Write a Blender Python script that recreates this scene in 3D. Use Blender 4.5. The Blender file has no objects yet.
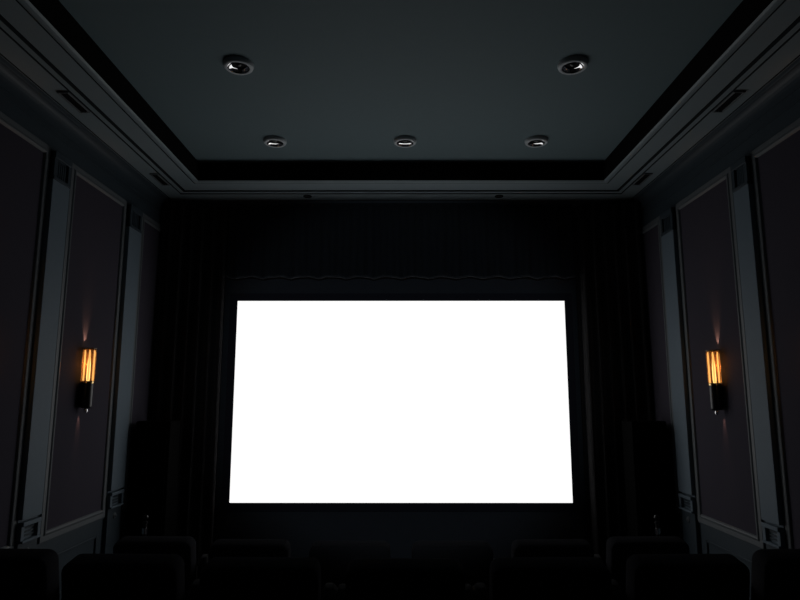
import bpy, bmesh, math, random
from mathutils import Vector, Matrix

random.seed(7)
C = bpy.context.scene.collection
S = bpy.context.scene
R = math.radians

# ------------------------------------------------------------------ camera, world, exposure
H = 2.03                                   # eye height above the front floor
F_PX = 615.0
cam_d = bpy.data.cameras.new('camera')
cam = bpy.data.objects.new('camera', cam_d)
C.objects.link(cam)
cam_d.sensor_width = 36.0
cam_d.lens = 36.0 * F_PX / 800.0
cam_d.clip_start = 0.05
cam.location = (0, 0, H)
cam.rotation_euler = (R(90 + 8.87), 0, 0.0016)
S.camera = cam

w = bpy.data.worlds.new('world')
S.world = w
w.use_nodes = True
w.node_tree.nodes['Background'].inputs[0].default_value = (0.0, 0.0, 0.0, 1)
w.node_tree.nodes['Background'].inputs[1].default_value = 0.0

vs = S.view_settings
vs.view_transform = 'Standard'
vs.look = 'None'
vs.gamma = 1
vs.exposure = 0.0
vs.use_curve_mapping = False

SCREEN_STRENGTH = 1.05
SCONCE_GLOW = 0.02
SCONCE_HALO = 1.1
SCONCE_BEAM = 5.5

# added fill lamp at the back of the room, lifts the black front wall and curtains
pl = bpy.data.lights.new('front_fill_light', 'SPOT')
pl.energy = 190.0
pl.color = (.80, .90, 1.0)
pl.shadow_soft_size = .05
pl.spot_size = R(32)
pl.spot_blend = .5
plo = bpy.data.objects.new('front_fill_light', pl)
C.objects.link(plo)
plo.location = (0, -2.02, H + 1.25)
plo.rotation_euler = (R(90 - 5.5), 0, 0)

# ------------------------------------------------------------------ materials
def mat(name, col, rough=0.6, var=0.12, scale=30.0, metal=0.0, bump=0.0, spec=0.3, stretch=(1, 1, 1), sheen=0.0):
    m = bpy.data.materials.new(name)
    m.use_nodes = True
    nt = m.node_tree
    b = nt.nodes['Principled BSDF']
    tc = nt.nodes.new('ShaderNodeTexCoord')
    mp = nt.nodes.new('ShaderNodeMapping')
    mp.inputs['Scale'].default_value = stretch
    nz = nt.nodes.new('ShaderNodeTexNoise')
    nz.inputs['Scale'].default_value = scale
    nz.inputs['Detail'].default_value = 4
    mx = nt.nodes.new('ShaderNodeMix')
    mx.data_type = 'RGBA'
    lo = [c * (1 - var) for c in col]
    hi = [min(1, c * (1 + var)) for c in col]
    mx.inputs[6].default_value = (*lo, 1)
    mx.inputs[7].default_value = (*hi, 1)
    nt.links.new(tc.outputs['Object'], mp.inputs['Vector'])
    nt.links.new(mp.outputs['Vector'], nz.inputs['Vector'])
    nt.links.new(nz.outputs['Fac'], mx.inputs[0])
    nt.links.new(mx.outputs[2], b.inputs['Base Color'])
    b.inputs['Roughness'].default_value = rough
    b.inputs['Metallic'].default_value = metal
    b.inputs['Specular IOR Level'].default_value = spec
    if sheen:
        b.inputs['Sheen Weight'].default_value = sheen
    if bump:
        bp = nt.nodes.new('ShaderNodeBump')
        bp.inputs['Strength'].default_value = bump
        bp.inputs['Distance'].default_value = 0.004
        nt.links.new(nz.outputs['Fac'], bp.inputs['Height'])
        nt.links.new(bp.outputs['Normal'], b.inputs['Normal'])
    return m

def emit(name, col, strength):
    m = bpy.data.materials.new(name)
    m.use_nodes = True
    nt = m.node_tree
    nt.nodes.clear()
    o = nt.nodes.new('ShaderNodeOutputMaterial')
    e = nt.nodes.new('ShaderNodeEmission')
    e.inputs[0].default_value = (*col, 1)
    e.inputs[1].default_value = strength
    nt.links.new(e.outputs[0], o.inputs[0])
    return m

def glass(name, col):
    m = bpy.data.materials.new(name)
    m.use_nodes = True
    nt = m.node_tree
    nt.nodes.clear()
    o = nt.nodes.new('ShaderNodeOutputMaterial')
    t = nt.nodes.new('ShaderNodeBsdfTransparent')
    t.inputs[0].default_value = (*col, 1)
    g = nt.nodes.new('ShaderNodeBsdfGlossy')
    g.inputs['Roughness'].default_value = 0.08
    g.inputs[0].default_value = (1, .85, .65, 1)
    lw = nt.nodes.new('ShaderNodeLayerWeight')
    lw.inputs[0].default_value = 0.12
    mx = nt.nodes.new('ShaderNodeMixShader')
    nt.links.new(lw.outputs['Fresnel'], mx.inputs[0])
    nt.links.new(t.outputs[0], mx.inputs[1])
    nt.links.new(g.outputs[0], mx.inputs[2])
    # a little of the light scatters inside the tinted glass
    tr = nt.nodes.new('ShaderNodeBsdfTranslucent')
    tr.inputs[0].default_value = (.8, .42, .16, 1)
    m2 = nt.nodes.new('ShaderNodeMixShader')
    m2.inputs[0].default_value = .08
    nt.links.new(mx.outputs[0], m2.inputs[1])
    nt.links.new(tr.outputs[0], m2.inputs[2])
    nt.links.new(m2.outputs[0], o.inputs[0])
    return m

M = {
    'ceiling': mat('ceiling_satin_paint', (.135, .192, .212), .72, .03, 12, spec=.25),
    'soffit': mat('soffit_satin_paint', (.215, .27, .295), .55, .03, 12, spec=.4),
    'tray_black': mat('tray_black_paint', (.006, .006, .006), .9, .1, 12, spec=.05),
    'groove_shade': mat('groove_shade_paint', (.03, .036, .04), .9, .05, 12, spec=.05),  # shadow inside the soffit grooves, put into the colour
    'wall': mat('slate_wall_paint', (.040, .055, .068), .5, .05, 9, spec=.2),
    'trim': mat('grey_moulding_paint', (.118, .132, .142), .55, .05, 15, spec=.25),
    'shaft': mat('pilaster_paint', (.135, .175, .21), .6, .05, 15, spec=.14),
    'fabric': mat('plum_panel_fabric', (.056, .051, .066), .95, .12, 160, bump=.2, spec=.05),
    'velvet': mat('black_velvet', (.07, .068, .07), 1.0, .2, 60, spec=.02, stretch=(1, 1, .1)),
    'valance': mat('black_valance_velvet', (.050, .058, .070), 1.0, .2, 60, spec=.02, stretch=(1, 1, .1)),
    'front_wall': mat('blue_black_wall_paint', (.050, .058, .070), .85, .08, 10, spec=.1),
    'masking': mat('screen_masking_velvet', (.030, .032, .045), .95, .1, 60, spec=.05),
    'hem': mat('black_hem_tape', (.05, .055, .062), .95, .1, 60, spec=.05),
    'carpet': mat('dark_carpet', (.02, .018, .02), 1.0, .3, 180, bump=.5, spec=.02),
    'leather': mat('black_seat_leather', (.048, .048, .054), 1.0, .2, 70, bump=.1, spec=0),
    'arm': mat('armrest_leather', (.060, .060, .062), 1.0, .15, 60, bump=.1, spec=0),
    'black': mat('black_lacquer', (.008, .008, .009), .35, .1, 20, spec=.5),
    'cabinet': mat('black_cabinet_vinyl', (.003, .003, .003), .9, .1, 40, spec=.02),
    'ring': mat('downlight_ring_enamel', (.55, .60, .63), .5, .05, 20, spec=.4),
    'baffle': mat('black_baffle', (.006, .006, .007), .7, .1, 20, spec=.1),
    'chrome': mat('polished_chrome', (.85, .85, .86), .06, .02, 20, metal=1.0),
    'brass': mat('polished_brass', (.80, .55, .25), .2, .05, 20, metal=1.0),
    'vent': mat('vent_grey_paint', (.12, .135, .145), .6, .05, 20),
    'glass': glass('amber_glass', (.97, .87, .70)),
    'rod': emit('amber_glow', (1.0, .56, .22), 1.45),
    'filament': emit('filament_glow', (1.0, .74, .36), 2.6),
    'screen': emit('lit_projection_screen', (1.0, 1.0, 1.0), SCREEN_STRENGTH),
}

# ------------------------------------------------------------------ mesh helpers
def obj(name, bm, m, parent=None, smooth=False):
    me = bpy.data.meshes.new(name)
    bmesh.ops.recalc_face_normals(bm, faces=bm.faces)
    bm.to_mesh(me)
    bm.free()
    if smooth:
        for p in me.polygons:
            p.use_smooth = True
        try:
            me.set_sharp_from_angle(angle=R(40))
        except Exception:
            pass
    o = bpy.data.objects.new(name, me)
    ms = m if isinstance(m, (list, tuple)) else [m]
    for x in ms:
        me.materials.append(M[x])
    C.objects.link(o)
    if parent is not None:
        o.parent = parent
    return o

def tag(o, label=None, cat=None, group=None, kind=None):
    if label: o['label'] = label
    if cat: o['category'] = cat
    if group: o['group'] = group
    if kind: o['kind'] = kind
    return o

def struct(name, bm, m, label, smooth=False):
    o = obj(name, bm, m, None, smooth)
    return tag(o, label, None, None, 'structure')

def empty(name, loc, rz=0, label=None, cat=None, group=None):
    o = bpy.data.objects.new(name, None)
    o.empty_display_size = .1
    C.objects.link(o)
    o.location = loc
    o.rotation_euler = (0, 0, rz)
    return tag(o, label, cat, group)

def copy_tree(root, loc, rz=0, label=None, group=None, mirror=False):
    r = root.copy()
    C.objects.link(r)
    r.location = loc
    r.rotation_euler = (0, 0, rz)
    if label: r['label'] = label
    if group: r['group'] = group
    for ch in list(root.children):
        c = ch.copy()
        C.objects.link(c)
        c.parent = r
        for g in ch.children:
            d = g.copy()
            C.objects.link(d)
            d.parent = c
    return r

def box(bm, x0, x1, y0, y1, z0, z1, bevel=0.0, seg=2):
    t = bmesh.new()
    v = [t.verts.new((x, y, z)) for x in (x0, x1) for y in (y0, y1) for z in (z0, z1)]
    for f in ((0, 1, 3, 2), (4, 6, 7, 5), (0, 4, 5, 1), (2, 3, 7, 6), (0, 2, 6, 4), (1, 5, 7, 3)):
        t.faces.new([v[i] for i in f])
    if bevel:
        bmesh.ops.bevel(t, geom=t.edges[:], offset=bevel, segments=seg, affect='EDGES', profile=.5)
    merge(bm, t)

def merge(bm, t, mtx=None):
    me = bpy.data.meshes.new('tmp')
    if mtx is not None:
        bmesh.ops.transform(t, matrix=mtx, verts=t.verts)
    bmesh.ops.recalc_face_normals(t, faces=t.faces)
    t.to_mesh(me)
    t.free()
    bm.from_mesh(me)
    bpy.data.meshes.remove(me)

def rrect(w_, h_, r, n=5):
    pts = []
    r = max(r, 1e-4)
    for cx, cz, a0 in ((w_ / 2 - r, h_ / 2 - r, 0), (-w_ / 2 + r, h_ / 2 - r, 90), (-w_ / 2 + r, -h_ / 2 + r, 180), (w_ / 2 - r, -h_ / 2 + r, 270)):
        for i in range(n + 1):
            a = R(a0 + 90 * i / n)
            pts.append((cx + r * math.cos(a), cz + r * math.sin(a)))
    return pts

def pillow(bm, w_, d, h_, r, e, mtx):
    """rounded rectangle in XZ, thick along Y, soft edges"""
    t = bmesh.new()
    rings = []
    n = 4
    for side in (-1, 1):
        seq = range(n + 1) if side < 0 else range(n, -1, -1)
        for i in seq:
            a = R(90 * i / n)
            ins = e * (1 - math.sin(a))
            y = side * (d / 2 - e * (1 - math.cos(a)))
            rings.append([t.verts.new((x, y, z)) for x, z in rrect(w_ - 2 * ins, h_ - 2 * ins, max(r - ins, .003))])
    # drop duplicates naturally: consecutive rings bridged
    for a, b in zip(rings, rings[1:]):
        k = len(a)
        for i in range(k):
            t.faces.new((a[i], a[(i + 1) % k], b[(i + 1) % k], b[i]))
    # crowned faces front and back
    for ring, s in ((rings[0], -1), (rings[-1], 1)):
        c = t.verts.new((0, s * (d / 2 + e * .25), 0))
        k = len(ring)
        for i in range(k):
            t.faces.new((ring[i], ring[(i + 1) % k], c))
    merge(bm, t, mtx)

def lathe(bm, prof, mtx=Matrix(), n=28, caps=True):
    t = bmesh.new()
    rings = []
    for r, z in prof:
        if r < 1e-5:
            rings.append([t.verts.new((0, 0, z))])
        else:
            rings.append([t.verts.new((r * math.cos(2 * math.pi * i / n), r * math.sin(2 * math.pi * i / n), z)) for i in range(n)])
    for a, b in zip(rings, rings[1:]):
        for i in range(n):
            j = (i + 1) % n
            if len(a) == 1 and len(b) == 1:
                continue
            if len(a) == 1:
                t.faces.new((a[0], b[i], b[j]))
            elif len(b) == 1:
                t.faces.new((a[i], a[j], b[0]))
            else:
                t.faces.new((a[i], a[j], b[j], b[i]))
    merge(bm, t, mtx)

def prism_yz(bm, pts, x0, x1, bevel=0.0, seg=3):
    t = bmesh.new()
    a = [t.verts.new((x0, y, z)) for y, z in pts]
    b = [t.verts.new((x1, y, z)) for y, z in pts]
    k = len(pts)
    t.faces.new(a)
    t.faces.new(b[::-1])
    for i in range(k):
        t.faces.new((a[i], b[i], b[(i + 1) % k], a[(i + 1) % k]))
    if bevel:
        ed = [e for e in t.edges if abs(e.verts[0].co.x - e.verts[1].co.x) < 1e-6]
        bmesh.ops.bevel(t, geom=ed, offset=bevel, segments=seg, affect='EDGES', profile=.5)
    merge(bm, t)

# ------------------------------------------------------------------ room shell
W = 3.14          # half width at the wall face
F = 8.05          # front wall face
B = -2.6          # back wall face
Z_SOF = H + 2.57
Z_CEIL = H + 2.80
RISER_Y = 4.02
TIER = 0.23

bm = bmesh.new()
prism_yz(bm, [(B - .2, -.25), (F + .25, -.25), (F + .25, 0), (RISER_Y, 0), (RISER_Y, TIER), (B - .2, TIER)], -W - .2, W + .2)
struct('floor', bm, 'carpet', 'dark carpeted floor stepped up under the back row')

bm = bmesh.new()
box(bm, -W - .2, -W, B - .2, F + .2, 0, Z_CEIL + .1)
struct('wall_left', bm, 'wall', 'slate blue panelled side wall on the left')
bm = bmesh.new()
box(bm, W, W + .2, B - .2, F + .2, 0, Z_CEIL + .1)
struct('wall_right', bm, 'wall', 'slate blue panelled side wall on the right')
bm = bmesh.new()
box(bm, -W, W, F, F + .2, 0, Z_CEIL + .1)
struct('wall_front', bm, 'front_wall', 'blue black front wall behind the screen')
bm = bmesh.new()
box(bm, -W, W, B - .2, B, 0, Z_CEIL + .1)
struct('wall_back', bm, 'wall', 'slate blue back wall')
bm = bmesh.new()
box(bm, -W, W, B, F, Z_CEIL, Z_CEIL + .1)
struct('ceiling', bm, 'ceiling', 'dim grey tray ceiling with downlights')

FS = 1.254         # the front soffit is wider than the sides

def loop(s):
    return [(-(W - s), B + s), (W - s, B + s), (W - s, F - .07 - FS * s), (-(W - s), F - .07 - FS * s)]

def ring_sweep(bm, prof, mi=None):
    prev = None
    for k, (s, z) in enumerate(prof):
        cur = [bm.verts.new((x, y, z)) for x, y in loop(s)]
        if prev:
            for i in range(4):
                f = bm.faces.new((prev[i], prev[(i + 1) % 4], cur[(i + 1) % 4], cur[i]))
                if mi: f.material_index = mi(k)
        prev = cur

# flat soffit with its grooves
bm = bmesh.new()
zs = Z_SOF
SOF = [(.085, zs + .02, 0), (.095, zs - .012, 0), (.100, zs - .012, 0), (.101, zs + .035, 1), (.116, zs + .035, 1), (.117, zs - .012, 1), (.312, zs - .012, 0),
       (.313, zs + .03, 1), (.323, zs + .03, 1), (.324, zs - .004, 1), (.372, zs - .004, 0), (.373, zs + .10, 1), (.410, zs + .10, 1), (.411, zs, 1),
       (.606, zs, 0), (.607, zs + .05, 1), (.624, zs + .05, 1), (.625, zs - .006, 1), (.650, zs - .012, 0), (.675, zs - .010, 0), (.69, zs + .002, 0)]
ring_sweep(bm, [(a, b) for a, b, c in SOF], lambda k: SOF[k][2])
struct('trim_1', bm, ('soffit', 'groove_shade'), 'grey stepped soffit band around the tray ceiling')
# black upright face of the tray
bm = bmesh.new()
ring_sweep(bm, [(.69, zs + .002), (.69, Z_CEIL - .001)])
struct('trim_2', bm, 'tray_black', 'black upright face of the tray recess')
# crown moulding on the walls
bm = bmesh.new()
pr = [(0.0, H + 2.40), (.012, H + 2.40), (.012, H + 2.425)]
for i in range(7):
    a = R(90 * i / 6)
    pr.append((.012 + .07 * (1 - math.cos(a)), H + 2.425 + .105 * math.sin(a)))
pr += [(.085, H + 2.535), (.092, zs - .012), (.097, zs - .0115)]
ring_sweep(bm, pr)
struct('trim_3', bm, 'wall', 'dark crown moulding under the soffit')

for side, sx, dz, nm in ((-1, -1, 0.0, 'left'), (1, 1, -.04, 'right')):
    # slim frieze bead and chair rail and wainscot beads along each side wall
    bm = bmesh.new()
    x0, x1 = sorted((sx * W, sx * (W - .014)))
    box(bm, x0, x1, B, F, H + 2.335 + dz, H + 2.352 + dz)
    x0, x1 = sorted((sx * W, sx * (W - .012)))
    box(bm, x0, x1, B, F, H - 1.275 + dz, H - 1.262 + dz)
    struct('trim_%d' % (4 if side < 0 else 5), bm, 'wall', 'thin wall beads above and below the %s panels' % nm)
    bm = bmesh.new()
    x0, x1 = sorted((sx * W, sx * (W - .02)))
    box(bm, x0, x1, RISER_Y, F, 0, .16, .005, 1)
    box(bm, x0, x1, B, RISER_Y, TIER, TIER + .16, .005, 1)
    struct('baseboard_%s' % nm, bm, 'wall', 'slate blue baseboard along the %s wall' % nm)
    # wainscot bead frames
    bm = bmesh.new()
    for (ya, yb) in ((3.6, 5.02), (5.62, 6.62), (7.2, 7.95)):
        za, zb = H - 1.80 + dz, H - 1.42 + dz
        if ya < RISER_Y: za = H - 1.60
        a, b = sorted((sx * W, sx * (W - .016)))
        box(bm, a, b, ya, yb, zb - .022, zb, .004, 1)
        box(bm, a, b, ya, yb, za, za + .022, .004, 1)
        box(bm, a, b, ya, ya + .022, za, zb, .004, 1)
        box(bm, a, b, yb - .022, yb, za, zb, .004, 1)
    struct('trim_%d' % (6 if side < 0 else 7), bm, 'wall', 'wainscot bead frames low on the %s wall' % nm)

# ------------------------------------------------------------------ framed fabric panels on the side walls
ZP0, ZP1 = -1.175, 2.11
FW = .075

def wall_panel(sx, y0, y1, dz, label):
    """framed panel, origin on the wall face at panel foot"""
    t = empty('wall_panel', (sx * W, (y0 + y1) / 2, H + ZP0 + dz), 0, label, 'wall panel', 'framed fabric wall panels')
    hw, hh = (y1 - y0) / 2, ZP1 - ZP0
    bm = bmesh.new()
    a, b = sorted((0, -sx * .010))
    box(bm, a, b, -hw, hw, 0, hh)
    obj('fabric', bm, 'fabric', t)
    # mitred moulding: profile (outset from the opening, proud of the wall)
    prof = [(-.004, .010), (0, .018), (.006, .026), (.016, .030), (.026, .028), (.034, .021), (.036, .019), (.082, .019), (.085, .016), (.085, 0)]
    bm = bmesh.new()
    prev = None
    for o_, p in prof:
        cur = [bm.verts.new((-sx * p, y, z)) for y, z in ((-hw - o_, -o_), (hw + o_, -o_), (hw + o_, hh + o_), (-hw - o_, hh + o_))]
        if prev:
            for i in range(4):
                bm.faces.new((prev[i], prev[(i + 1) % 4], cur[(i + 1) % 4], cur[i]))
        prev = cur
    obj('frame', bm, 'trim', t)
    return t

for sx, dz, nm in ((-1, 0.0, 'left'), (1, -.042, 'right')):
    wall_panel(sx, 4.05, 5.125 if sx < 0 else 5.15, dz, 'plum framed wall panel on the %s wall cut off by the photo edge' % nm)
    wall_panel(sx, 5.65, 6.67, dz, 'tall plum framed panel behind the lit sconce on the %s wall' % nm)
    wall_panel(sx, 7.24, 7.90, dz, 'shadowed framed panel between pilaster and curtain on the %s wall' % nm)

# ------------------------------------------------------------------ pilasters
PD = .06

def pilaster(sx, y0, y1, dz, label):
    t = empty('pilaster', (sx * W, (y0 + y1) / 2, TIER * 0 + 0), 0, label, 'pilaster', 'grey pilasters between the wall panels')
    hw = (y1 - y0) / 2
    def bx(bm, p0, p1, ya, yb, za, zb, bev=.003):
        a, b = sorted((-sx * p0, -sx * p1))
        box(bm, a, b, ya, yb, za, zb, bev, 1)
    z = lambda v: H + v + dz
    bm = bmesh.new()
    bx(bm, .0012, PD, -hw, hw, z(-1.0), z(1.905))
    obj('shaft', bm, 'shaft', t)
    # capital: framed square inset with upright flutes
    bm = bmesh.new()
    bx(bm, .0012, PD - .021, -hw, hw, z(1.90), z(2.16))
    bx(bm, .0012, PD + .006, -hw, hw, z(1.905), z(1.935))
    bx(bm, .0012, PD + .006, -hw, hw, z(2.105), z(2.165))
    bx(bm, .0012, PD, -hw, -hw + .045, z(1.93), z(2.11))
    bx(bm, .0012, PD, hw - .045, hw, z(1.93), z(2.11))
    c = obj('capital', bm, 'wall', t)
    bm = bmesh.new()
    for k in range(5):
        y = -hw + .075 + k * (2 * hw - .15) / 4
        bx(bm, PD - .022, PD - .014, y - .011, y + .011, z(1.945), z(2.095))
    obj('fluting', bm, 'wall', c)
    # foot: small framed inset with a ledge above and below
    bm = bmesh.new()
    bx(bm, .0012, PD - .035, -hw, hw, z(-1.2), z(-1.0))
    bx(bm, .0012, PD + .010, -hw + .01, hw - .01, z(-1.055), z(-1.02))
    bx(bm, .0012, PD, -hw, -hw + .045, z(-1.17), z(-1.05))
    bx(bm, .0012, PD, hw - .045, hw, z(-1.17), z(-1.05))
    bx(bm, .0012, PD + .012, -hw + .01, hw - .01, z(-1.185), z(-1.165))
    c = obj('foot_block', bm, 'shaft', t)
    bm = bmesh.new()
    for k in range(3):
        y = z(-1.145) + k * .03
        bx(bm, PD - .035, PD - .02, -hw + .06, hw - .06, y, y + .014)
    obj('reeding', bm, 'wall', c)
    # plinth with a small rosette
    bm = bmesh.new()
    bx(bm, .0012, PD - .02, -hw, hw, 0.0, z(-1.185))
    p = obj('plinth', bm, 'wall', t)
    bm = bmesh.new()
    lathe(bm, [(.0, .022), (.012, .02), (.016, .012), (.028, .010), (.034, 0)],
          Matrix.Translation((-sx * (PD - .02), 0, z(-1.275))) @ Matrix.Rotation(-sx * R(90), 4, 'Y'), 16)
    obj('rosette', bm, 'trim', p, True)
    return t

for sx, dz, nm in ((-1, 0.0, 'left'), (1, -.042, 'right')):
    pilaster(sx, 5.213 if sx < 0 else 5.238, 5.49, dz, 'wide grey pilaster on the %s wall between the cut-off panel and the sconce panel' % nm)
    pilaster(sx, 6.765, 7.08, dz, 'grey pilaster on the %s wall between the sconce panel and the curtain corner' % nm)

# ------------------------------------------------------------------ projection screen
SX, SZ0, SZ1, SY = 2.150, H - 1.322, H + 1.236, 8.0
t = empty('projection_screen', (0, F, SZ0 - .12), 0, 'large glowing blank white cinema screen in a black border on the front wall', 'screen')
t_off = Vector(t.location)
bm = bmesh.new()
box(bm, -SX - .01, SX + .01, SY - F, SY + .02 - F, .12 - .01, .12 + SZ1 - SZ0 + .01)
obj('screen_surface', bm, 'screen', t)
bm = bmesh.new()
bw = .10
za, zb = .12, .12 + SZ1 - SZ0
for (x0, x1, z0, z1) in ((-SX - bw, -SX, za - bw, zb + bw), (SX, SX + bw, za - bw, zb + bw), (-SX, SX, za - bw, za), (-SX, SX, zb, zb + bw)):
    box(bm, x0, x1, SY - .004 - F, -.002, z0, z1)
o = obj('border', bm, 'masking', t)
o['label'] = 'black velvet border'

# ------------------------------------------------------------------ curtains and valance
def curtain(name, x0, x1, z0, z1, yc, nf, amp, m, label, cat, group=None, scallop=None, seed=1, lean=0.0):
    rnd = random.Random(seed)
    nx, nz = nf * 10, 26
    ph = [rnd.uniform(-.6, .6) for _ in range(nf + 2)]
    am = [rnd.uniform(.65, 1.2) for _ in range(nf + 2)]
    bm = bmesh.new()
    rows = []
    for j in range(nz + 1):
        v = j / nz
        row = []
        for i in range(nx + 1):
            u = i / nx
            k = u * nf
            i0 = int(k); f = k - i0
            p = ph[i0] * (1 - f) + ph[i0 + 1] * f
            a = am[i0] * (1 - f) + am[i0 + 1] * f
            fold = math.sin(2 * math.pi * k + p + .25 * math.sin(3 * v + k))
            fold = math.copysign(abs(fold) ** .75, fold)
            y = yc + lean * (u - .5) + amp * a * fold * (.65 + .35 * (1 - v))
            zb = z0
            if scallop:
                per, dep = scallop
                zb = z0 + dep * abs(math.sin(math.pi * (x0 + u * (x1 - x0)) / per))
            z = zb + (z1 - zb) * v
            row.append(bm.verts.new((x0 + u * (x1 - x0), y, z)))
        rows.append(row)
    for a, b in zip(rows, rows[1:]):
        for i in range(nx):
            bm.faces.new((a[i], a[i + 1], b[i + 1], b[i]))
    th = bmesh.ops.solidify(bm, geom=bm.faces[:], thickness=.012)
    o = obj(name, bm, m, None, True)
    return tag(o, label, cat, group)

YC = 7.83
curtain('stage_curtain', -3.10, -2.30, .012, H + 2.50, YC, 6, .06, 'velvet',
        'black pleated curtain hanging at the left end of the screen', 'curtain', 'side curtains', None, 3, .17)
curtain('stage_curtain', 2.30, 3.10, .012, H + 2.50, YC, 6, .06, 'velvet',
        'black pleated curtain hanging at the right end of the screen', 'curtain', 'side curtains', None, 5, -.17)
v_o = curtain('curtain_valance', -2.285, 2.285, H + 1.525, H + 2.545, YC + .08, 24, .028, 'valance',
              'wide black scalloped valance hanging above the screen', 'valance', None, (.36, .03), 9)
# hem band following the scallops of the valance
bm = bmesh.new()
pts = 240
prev = None
for i in range(pts + 1):
    x = -2.285 + 4.57 * i / pts
    zb = H + 1.525 + .03 * abs(math.sin(math.pi * x / .36))
    yy = YC + .08 + .02 * math.sin(2 * math.pi * i / 10)
    cur = [bm.verts.new((x, yy + dy, zb + dz_)) for dy, dz_ in ((-.022, -.014), (-.022, .010), (.022, .010), (.022, -.014))]
    if prev:
        for k in range(4):
            bm.faces.new((prev[k], prev[(k + 1) % 4], cur[(k + 1) % 4], cur[k]))
    else:
        bm.faces.new(cur)
    prev = cur
bm.faces.new(prev[::-1])
obj('hem', bm, 'hem', v_o, True)

# ------------------------------------------------------------------ unseen housing added on the back wall for the fill lamp
t = empty('fill_lamp_housing', (0, B, H + 1.25), 0, 'unseen black housing on a shelf behind the camera, added for the fill lamp', 'fill_lamp_housing')
bm = bmesh.new()
box(bm, -.22, .22, .02, .50, -.09, .09, .025, 3)
obj('body', bm, 'cabinet', t)
bm = bmesh.new()
lathe(bm, [(.0, 0), (.065, 0), (.065, .05), (.055, .055), (.05, .03), (0, .03)], Matrix.Translation((0, .49, 0)) @ Matrix.Rotation(R(-90), 4, 'X'), 24)
obj('lens', bm, 'black', t, True)
bm = bmesh.new()
box(bm, -.30, .30, 0, .46, -.13, -.09, .006, 1)
obj('shelf', bm, 'cabinet', t)

# ------------------------------------------------------------------ recessed downlights
def downlight(loc, label):
    t = empty('recessed_downlight', loc, 0, label, 'downlight', 'round downlights in the tray ceiling')
    bm = bmesh.new()
    lathe(bm, [(.128, 0), (.128, -.014), (.122, -.032), (.114, -.039), (.104, -.040), (.095, -.038), (.092, -.032), (.092, 0)], n=36)
    obj('trim_ring', bm, 'ring', t, True)
    # shallow polished reflector dish, hollow side down
    bm = bmesh.new()
    RD = .045
    prof = [(.092 - RD * (math.sin(R(62)) - math.sin(R(a))), -.037 + RD * (math.cos(R(a)) - math.cos(R(62)))) for a in (62, 56, 50, 44, 38, 32, 26, 20, 14, 8)]
    lathe(bm, prof, n=40)
    obj('reflector', bm, 'chrome', t, True)
    bm = bmesh.new()
    rb, zb = prof[-1]
    lathe(bm, [(rb + .001, zb), (rb - .006, zb + .008), (0, zb + .010)], n=32)
    obj('baffle', bm, 'baffle', t, True)
    bm = bmesh.new()
    lathe(bm, [(.022, zb + .009), (.022, zb + .002), (.014, zb - .004), (0, zb - .006)], n=20)
    obj('bulb', bm, 'black', t, True)
    return t

d0 = downlight((-1.385, 4.875, Z_CEIL), 'round ceiling downlight of the pair farther from the screen, on the left side')
copy_tree(d0, (1.465, 4.875, Z_CEIL), 0, 'round ceiling downlight of the pair farther from the screen, on the right side')
for x, s in ((-1.395, 'left end of the front row of three downlights near the screen'), (.045, 'middle one of the three downlights near the screen'), (1.50, 'right end of the front row of three downlights near the screen')):
    copy_tree(d0, (x, 6.46, Z_CEIL), 0, 'round ceiling downlight, ' + s)

# ------------------------------------------------------------------ slot vents in the soffit
def vent(loc, rz, label):
    t = empty('ceiling_vent', loc, rz, label, 'vent', 'slot vents in the soffit')
    bm = bmesh.new()
    L, w_ = .19, .050
    for (a, b, c, d) in ((-w_, -w_ + .014, -L, L), (w_ - .014, w_, -L, L), (-w_, w_, -L, -L + .014), (-w_, w_, L - .014, L)):
        box(bm, a, b, c, d, -.016, 0, .003, 1)
    obj('frame', bm, 'vent', t)
    bm = bmesh.new()
    box(bm, -w_ + .012, w_ - .012, -L + .012, L - .012, -.004, 0)
    obj('backing', bm, 'baffle', t)
    for k in range(2):
        x = -.011 + k * .022
        bm = bmesh.new()
        box(bm, x - .004, x + .004, -L + .012, L - .012, -.015, -.003)
        obj('slat', bm, 'baffle', t)
    return t

zv = zs - .0125
v0 = vent((-2.874, 5.07, zv), 0, 'dark slot vent in the left soffit, above the cut-off panel')
copy_tree(v0, (-2.874, 7.02, zv), 0, 'dark slot vent in the left soffit, near the front corner')
copy_tree(v0, (2.874, 5.07, zv), 0, 'dark slot vent in the right soffit, above the cut-off panel')
copy_tree(v0, (2.874, 7.02, zv), 0, 'dark slot vent in the right soffit, near the front corner')
def spot_hole(loc, label):
    t = empty('soffit_spotlight', loc, 0, label, 'spotlight', 'small dark spotlights over the valance')
    bm = bmesh.new()
    lathe(bm, [(.055, 0), (.055, -.008), (.044, -.012), (.042, -.002)], n=20)
    obj('trim_ring', bm, 'baffle', t, True)
    bm = bmesh.new()
    lathe(bm, [(.043, -.003), (.0, -.002)], n=20)
    obj('lens', bm, 'black', t, True)
    return t
s0 = spot_hole((-1.21, 7.66, zs - .0125), 'tiny dark spotlight in the front soffit above the valance, left of centre')
copy_tree(s0, (1.27, 7.66, zs - .0125), 0, 'tiny dark spotlight in the front soffit above the valance, right of centre')

# ------------------------------------------------------------------ wall sconces
def light(name, kind, energy, loc, parent, rot=None, col=(1, .42, .14), size=.02, spot=None, blend=.8):
    d = bpy.data.lights.new(name, kind)
    d.energy = energy
    d.color = col
    d.shadow_soft_size = size
    if kind == 'SPOT':
        d.spot_size = R(spot)
        d.spot_blend = blend
    o = bpy.data.objects.new(name, d)
    C.objects.link(o)
    o.parent = parent
    o.location = loc
    if rot: o.rotation_euler = rot
    return o

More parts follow.
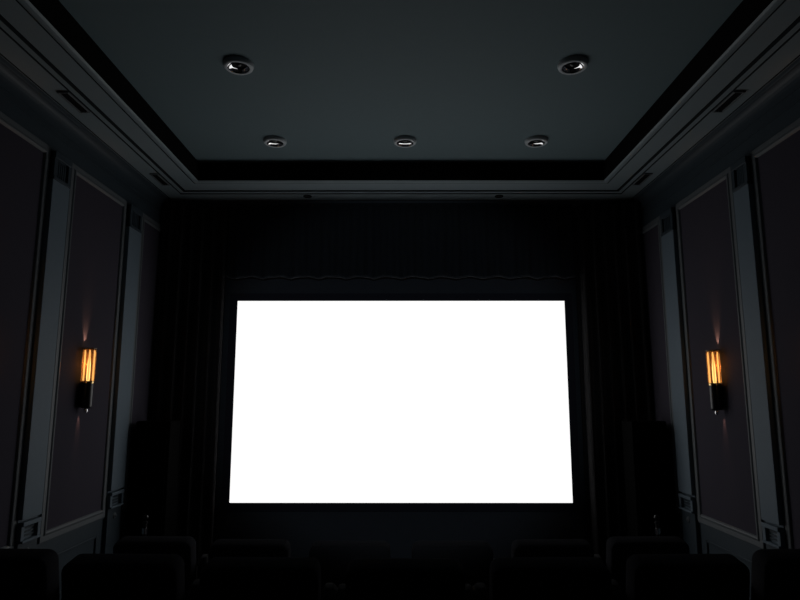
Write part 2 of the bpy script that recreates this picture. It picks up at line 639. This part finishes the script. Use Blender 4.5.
def sconce(sx, y, dz, label):
    t = empty('wall_sconce', (sx * (W - .010), y, H - .14 + dz), 0, label, 'wall sconce', 'amber wall sconces')
    X = -sx * .062
    at = lambda z: Matrix.Translation((X, 0, z))
    bm = bmesh.new()
    a, b = sorted((0, -sx * .010))
    box(bm, a, b, -.030, .030, .05, .25, .004, 2)
    a, b = sorted((-sx * .01, X))
    box(bm, a, b, -.018, .018, .10, .20, .003, 1)
    obj('back_plate', bm, 'black', t)
    bm = bmesh.new()
    lathe(bm, [(0, .02), (.030, .02), (.048, .028), (.054, .04), (.054, .24), (.050, .262), (.0, .262)], at(0), 28)
    obj('body', bm, 'black', t, True)
    bm = bmesh.new()
    lathe(bm, [(0, -.022), (.014, -.018), (.021, -.004), (.018, .014), (.0, .022)], at(0), 18)
    obj('finial', bm, 'chrome', t, True)
    bm = bmesh.new()
    lathe(bm, [(.040, .258), (.056, .262), (.058, .272), (.054, .284), (.030, .286), (.0, .286)], at(0), 28)
    obj('collar', bm, 'brass', t, True)
    # fluted glass tube, open at the top
    bm = bmesh.new()
    n = 48
    prev = None
    for (r, z) in ((.058, .284), (.058, .60), (.054, .60), (.054, .286)):
        cur = [bm.verts.new((X + (r + .003 * math.cos(i * math.pi / 2)) * math.cos(2 * math.pi * i / n), (r + .003 * math.cos(i * math.pi / 2)) * math.sin(2 * math.pi * i / n), z)) for i in range(n)]
        if prev:
            for i in range(n):
                bm.faces.new((prev[i], prev[(i + 1) % n], cur[(i + 1) % n], cur[i]))
        prev = cur
    obj('glass_tube', bm, 'glass', t, True)
    bm = bmesh.new()
    lathe(bm, [(.052, .598), (.061, .598), (.061, .606), (.052, .606), (.052, .598)], at(0), 28)
    obj('glass_rim', bm, 'black', t, True)
    bm = bmesh.new()
    lathe(bm, [(0, .286), (.013, .288), (.016, .32), (.015, .44), (.009, .52), (.004, .55), (0, .555)], at(0), 16)
    obj('bulb', bm, 'filament', t, True)
    for k in range(4):
        a_ = -sx * R(26.6) + k * math.pi / 2
        bm = bmesh.new()
        lathe(bm, [(0, .287), (.009, .289), (.009, .56), (.005, .585), (0, .588)], Matrix.Translation((X + .042 * math.cos(a_), .042 * math.sin(a_), 0)), 10)
        obj('glow_rod', bm, 'rod', t, True)
    light('sconce_glow', 'POINT', SCONCE_GLOW, (X, 0, .66), t, size=.05)
    light('sconce_halo', 'POINT', SCONCE_HALO, (-sx * .040, 0, .45), t, size=.012, col=(1, .38, .12))
    light('sconce_beam', 'SPOT', SCONCE_BEAM, (-sx * .034, 0, .616), t, (R(180), sx * R(12), 0), (1, .50, .30), .006, 42, 1.0)
    light('sconce_beam', 'SPOT', SCONCE_BEAM * .35, (-sx * .030, 0, .012), t, (0, -sx * R(10), 0), (1, .50, .34), .006, 32, 1.0)
    return t

for sx, dz, nm in ((-1, 0.0, 'left'), (1, -.02, 'right')):
    sconce(sx, 6.07, dz, 'glowing amber glass tube sconce with black body on the %s wall panel' % nm)
    sconce(sx, 4.55, dz, 'amber sconce on the %s wall just outside the photo, its glow on the cut-off panel' % nm)

# ------------------------------------------------------------------ corner cabinets and posts
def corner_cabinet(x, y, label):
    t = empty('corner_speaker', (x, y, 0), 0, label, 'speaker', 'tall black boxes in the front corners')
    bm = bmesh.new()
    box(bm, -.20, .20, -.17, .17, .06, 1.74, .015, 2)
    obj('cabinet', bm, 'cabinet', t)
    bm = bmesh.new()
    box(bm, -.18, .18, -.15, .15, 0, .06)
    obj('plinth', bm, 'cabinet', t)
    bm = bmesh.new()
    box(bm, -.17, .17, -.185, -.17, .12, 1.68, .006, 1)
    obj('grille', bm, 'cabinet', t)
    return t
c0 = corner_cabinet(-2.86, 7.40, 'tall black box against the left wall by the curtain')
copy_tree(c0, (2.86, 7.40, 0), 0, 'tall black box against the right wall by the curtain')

def post(x, y, label):
    t = empty('stanchion_post', (x, y, 0), 0, label, 'post', 'slim black posts in front of the curtains')
    bm = bmesh.new()
    lathe(bm, [(0, 0), (.15, 0), (.15, .012), (.05, .03), (.02, .05), (0, .05)], n=28)
    obj('foot', bm, 'black', t, True)
    bm = bmesh.new()
    lathe(bm, [(.018, .04), (.018, .70), (.026, .705), (.026, .725), (0, .725)], n=20)
    obj('pole', bm, 'black', t, True)
    bm = bmesh.new()
    lathe(bm, [(0, .723), (.012, .725), (.014, .74), (.026, .755), (.028, .77), (.020, .79), (0, .797)], n=20)
    obj('finial', bm, 'black', t, True)
    bm = bmesh.new()
    lathe(bm, [(.018, .60), (.029, .602), (.029, .66), (.018, .662)], n=20)
    o = obj('collar', bm, 'chrome', t, True)
    o['label'] = 'shiny collar'
    return t
p0 = post(-2.69, 6.75, 'slim black post with a shiny collar before the left curtain')
copy_tree(p0, (2.69, 6.75, 0), 0, 'slim black post with a shiny collar before the right curtain')

# ------------------------------------------------------------------ cinema seats
def make_seat(label):
    t = empty('cinema_seat', (0, 0, 0), 0, label, 'seat')
    bm = bmesh.new()
    tilt = Matrix.Translation((0, .085, .708)) @ Matrix.Rotation(R(10), 4, 'X')
    pillow(bm, .555, .13, .64, .052, .018, tilt)
    obj('backrest', bm, 'leather', t, True)
    bm = bmesh.new()
    pillow(bm, .46, .07, .20, .05, .032, Matrix.Translation((0, .135, .872)) @ Matrix.Rotation(R(10), 4, 'X'))
    obj('headrest', bm, 'leather', t, True)
    bm = bmesh.new()
    pillow(bm, .50, .15, .56, .07, .05, Matrix.Translation((0, .49, .42)) @ Matrix.Rotation(R(94), 4, 'X'))
    obj('cushion', bm, 'leather', t, True)
    bm = bmesh.new()
    box(bm, -.255, .255, .16, .72, .05, .36, .02, 2)
    box(bm, -.22, .22, .20, .66, 0, .06)
    obj('base', bm, 'leather', t)
    bm = bmesh.new()
    pillow(bm, .48, .05, .28, .05, .024, Matrix.Translation((0, .755, .24)))
    obj('footrest', bm, 'leather', t, True)
    for s in (-1, 1):
        bm = bmesh.new()
        top = [(.13, .80), (.17, .865), (.23, .875), (.32, .83), (.48, .73), (.66, .64), (.78, .60), (.80, .56)]
        prism_yz(bm, [(.20, .04), (.13, .60)] + top + [(.78, .04)], s * .305 - .0285, s * .305 + .0285, .018, 3)
        obj('armrest', bm, 'arm', t, True)
    return t

RC = 11.0
def place(i, n, y0, z, src, label, group, pitch=.684, xo=0.0):
    a = (i - (n - 1) / 2) * pitch / RC
    loc = (RC * math.sin(a) + xo, y0 + RC * (1 - math.cos(a)), z)
    a *= .2
    if src.get('placed') is None:
        src['placed'] = 1
        src.location = loc
        src.rotation_euler = (0, 0, a)
        tag(src, label, 'seat', group)
        return src
    r = copy_tree(src, loc, a, label, group)
    return r

seat0 = make_seat('seat')
words = ['first', 'second', 'third', 'fourth', 'fifth', 'sixth', 'seventh']
for i in range(7):
    place(i, 7, 3.02, TIER, seat0, 'black padded cinema seat in the near row, %s seat counting from the left wall' % words[i], 'near row of cinema seats', .684, .02)
for i in range(6):
    place(i, 6, 4.42, 0, seat0, 'black padded cinema seat in the far row, %s seat counting from the left wall' % words[i], 'far row of cinema seats', .705)
for o in bpy.data.objects:
    if 'placed' in o: del o['placed']
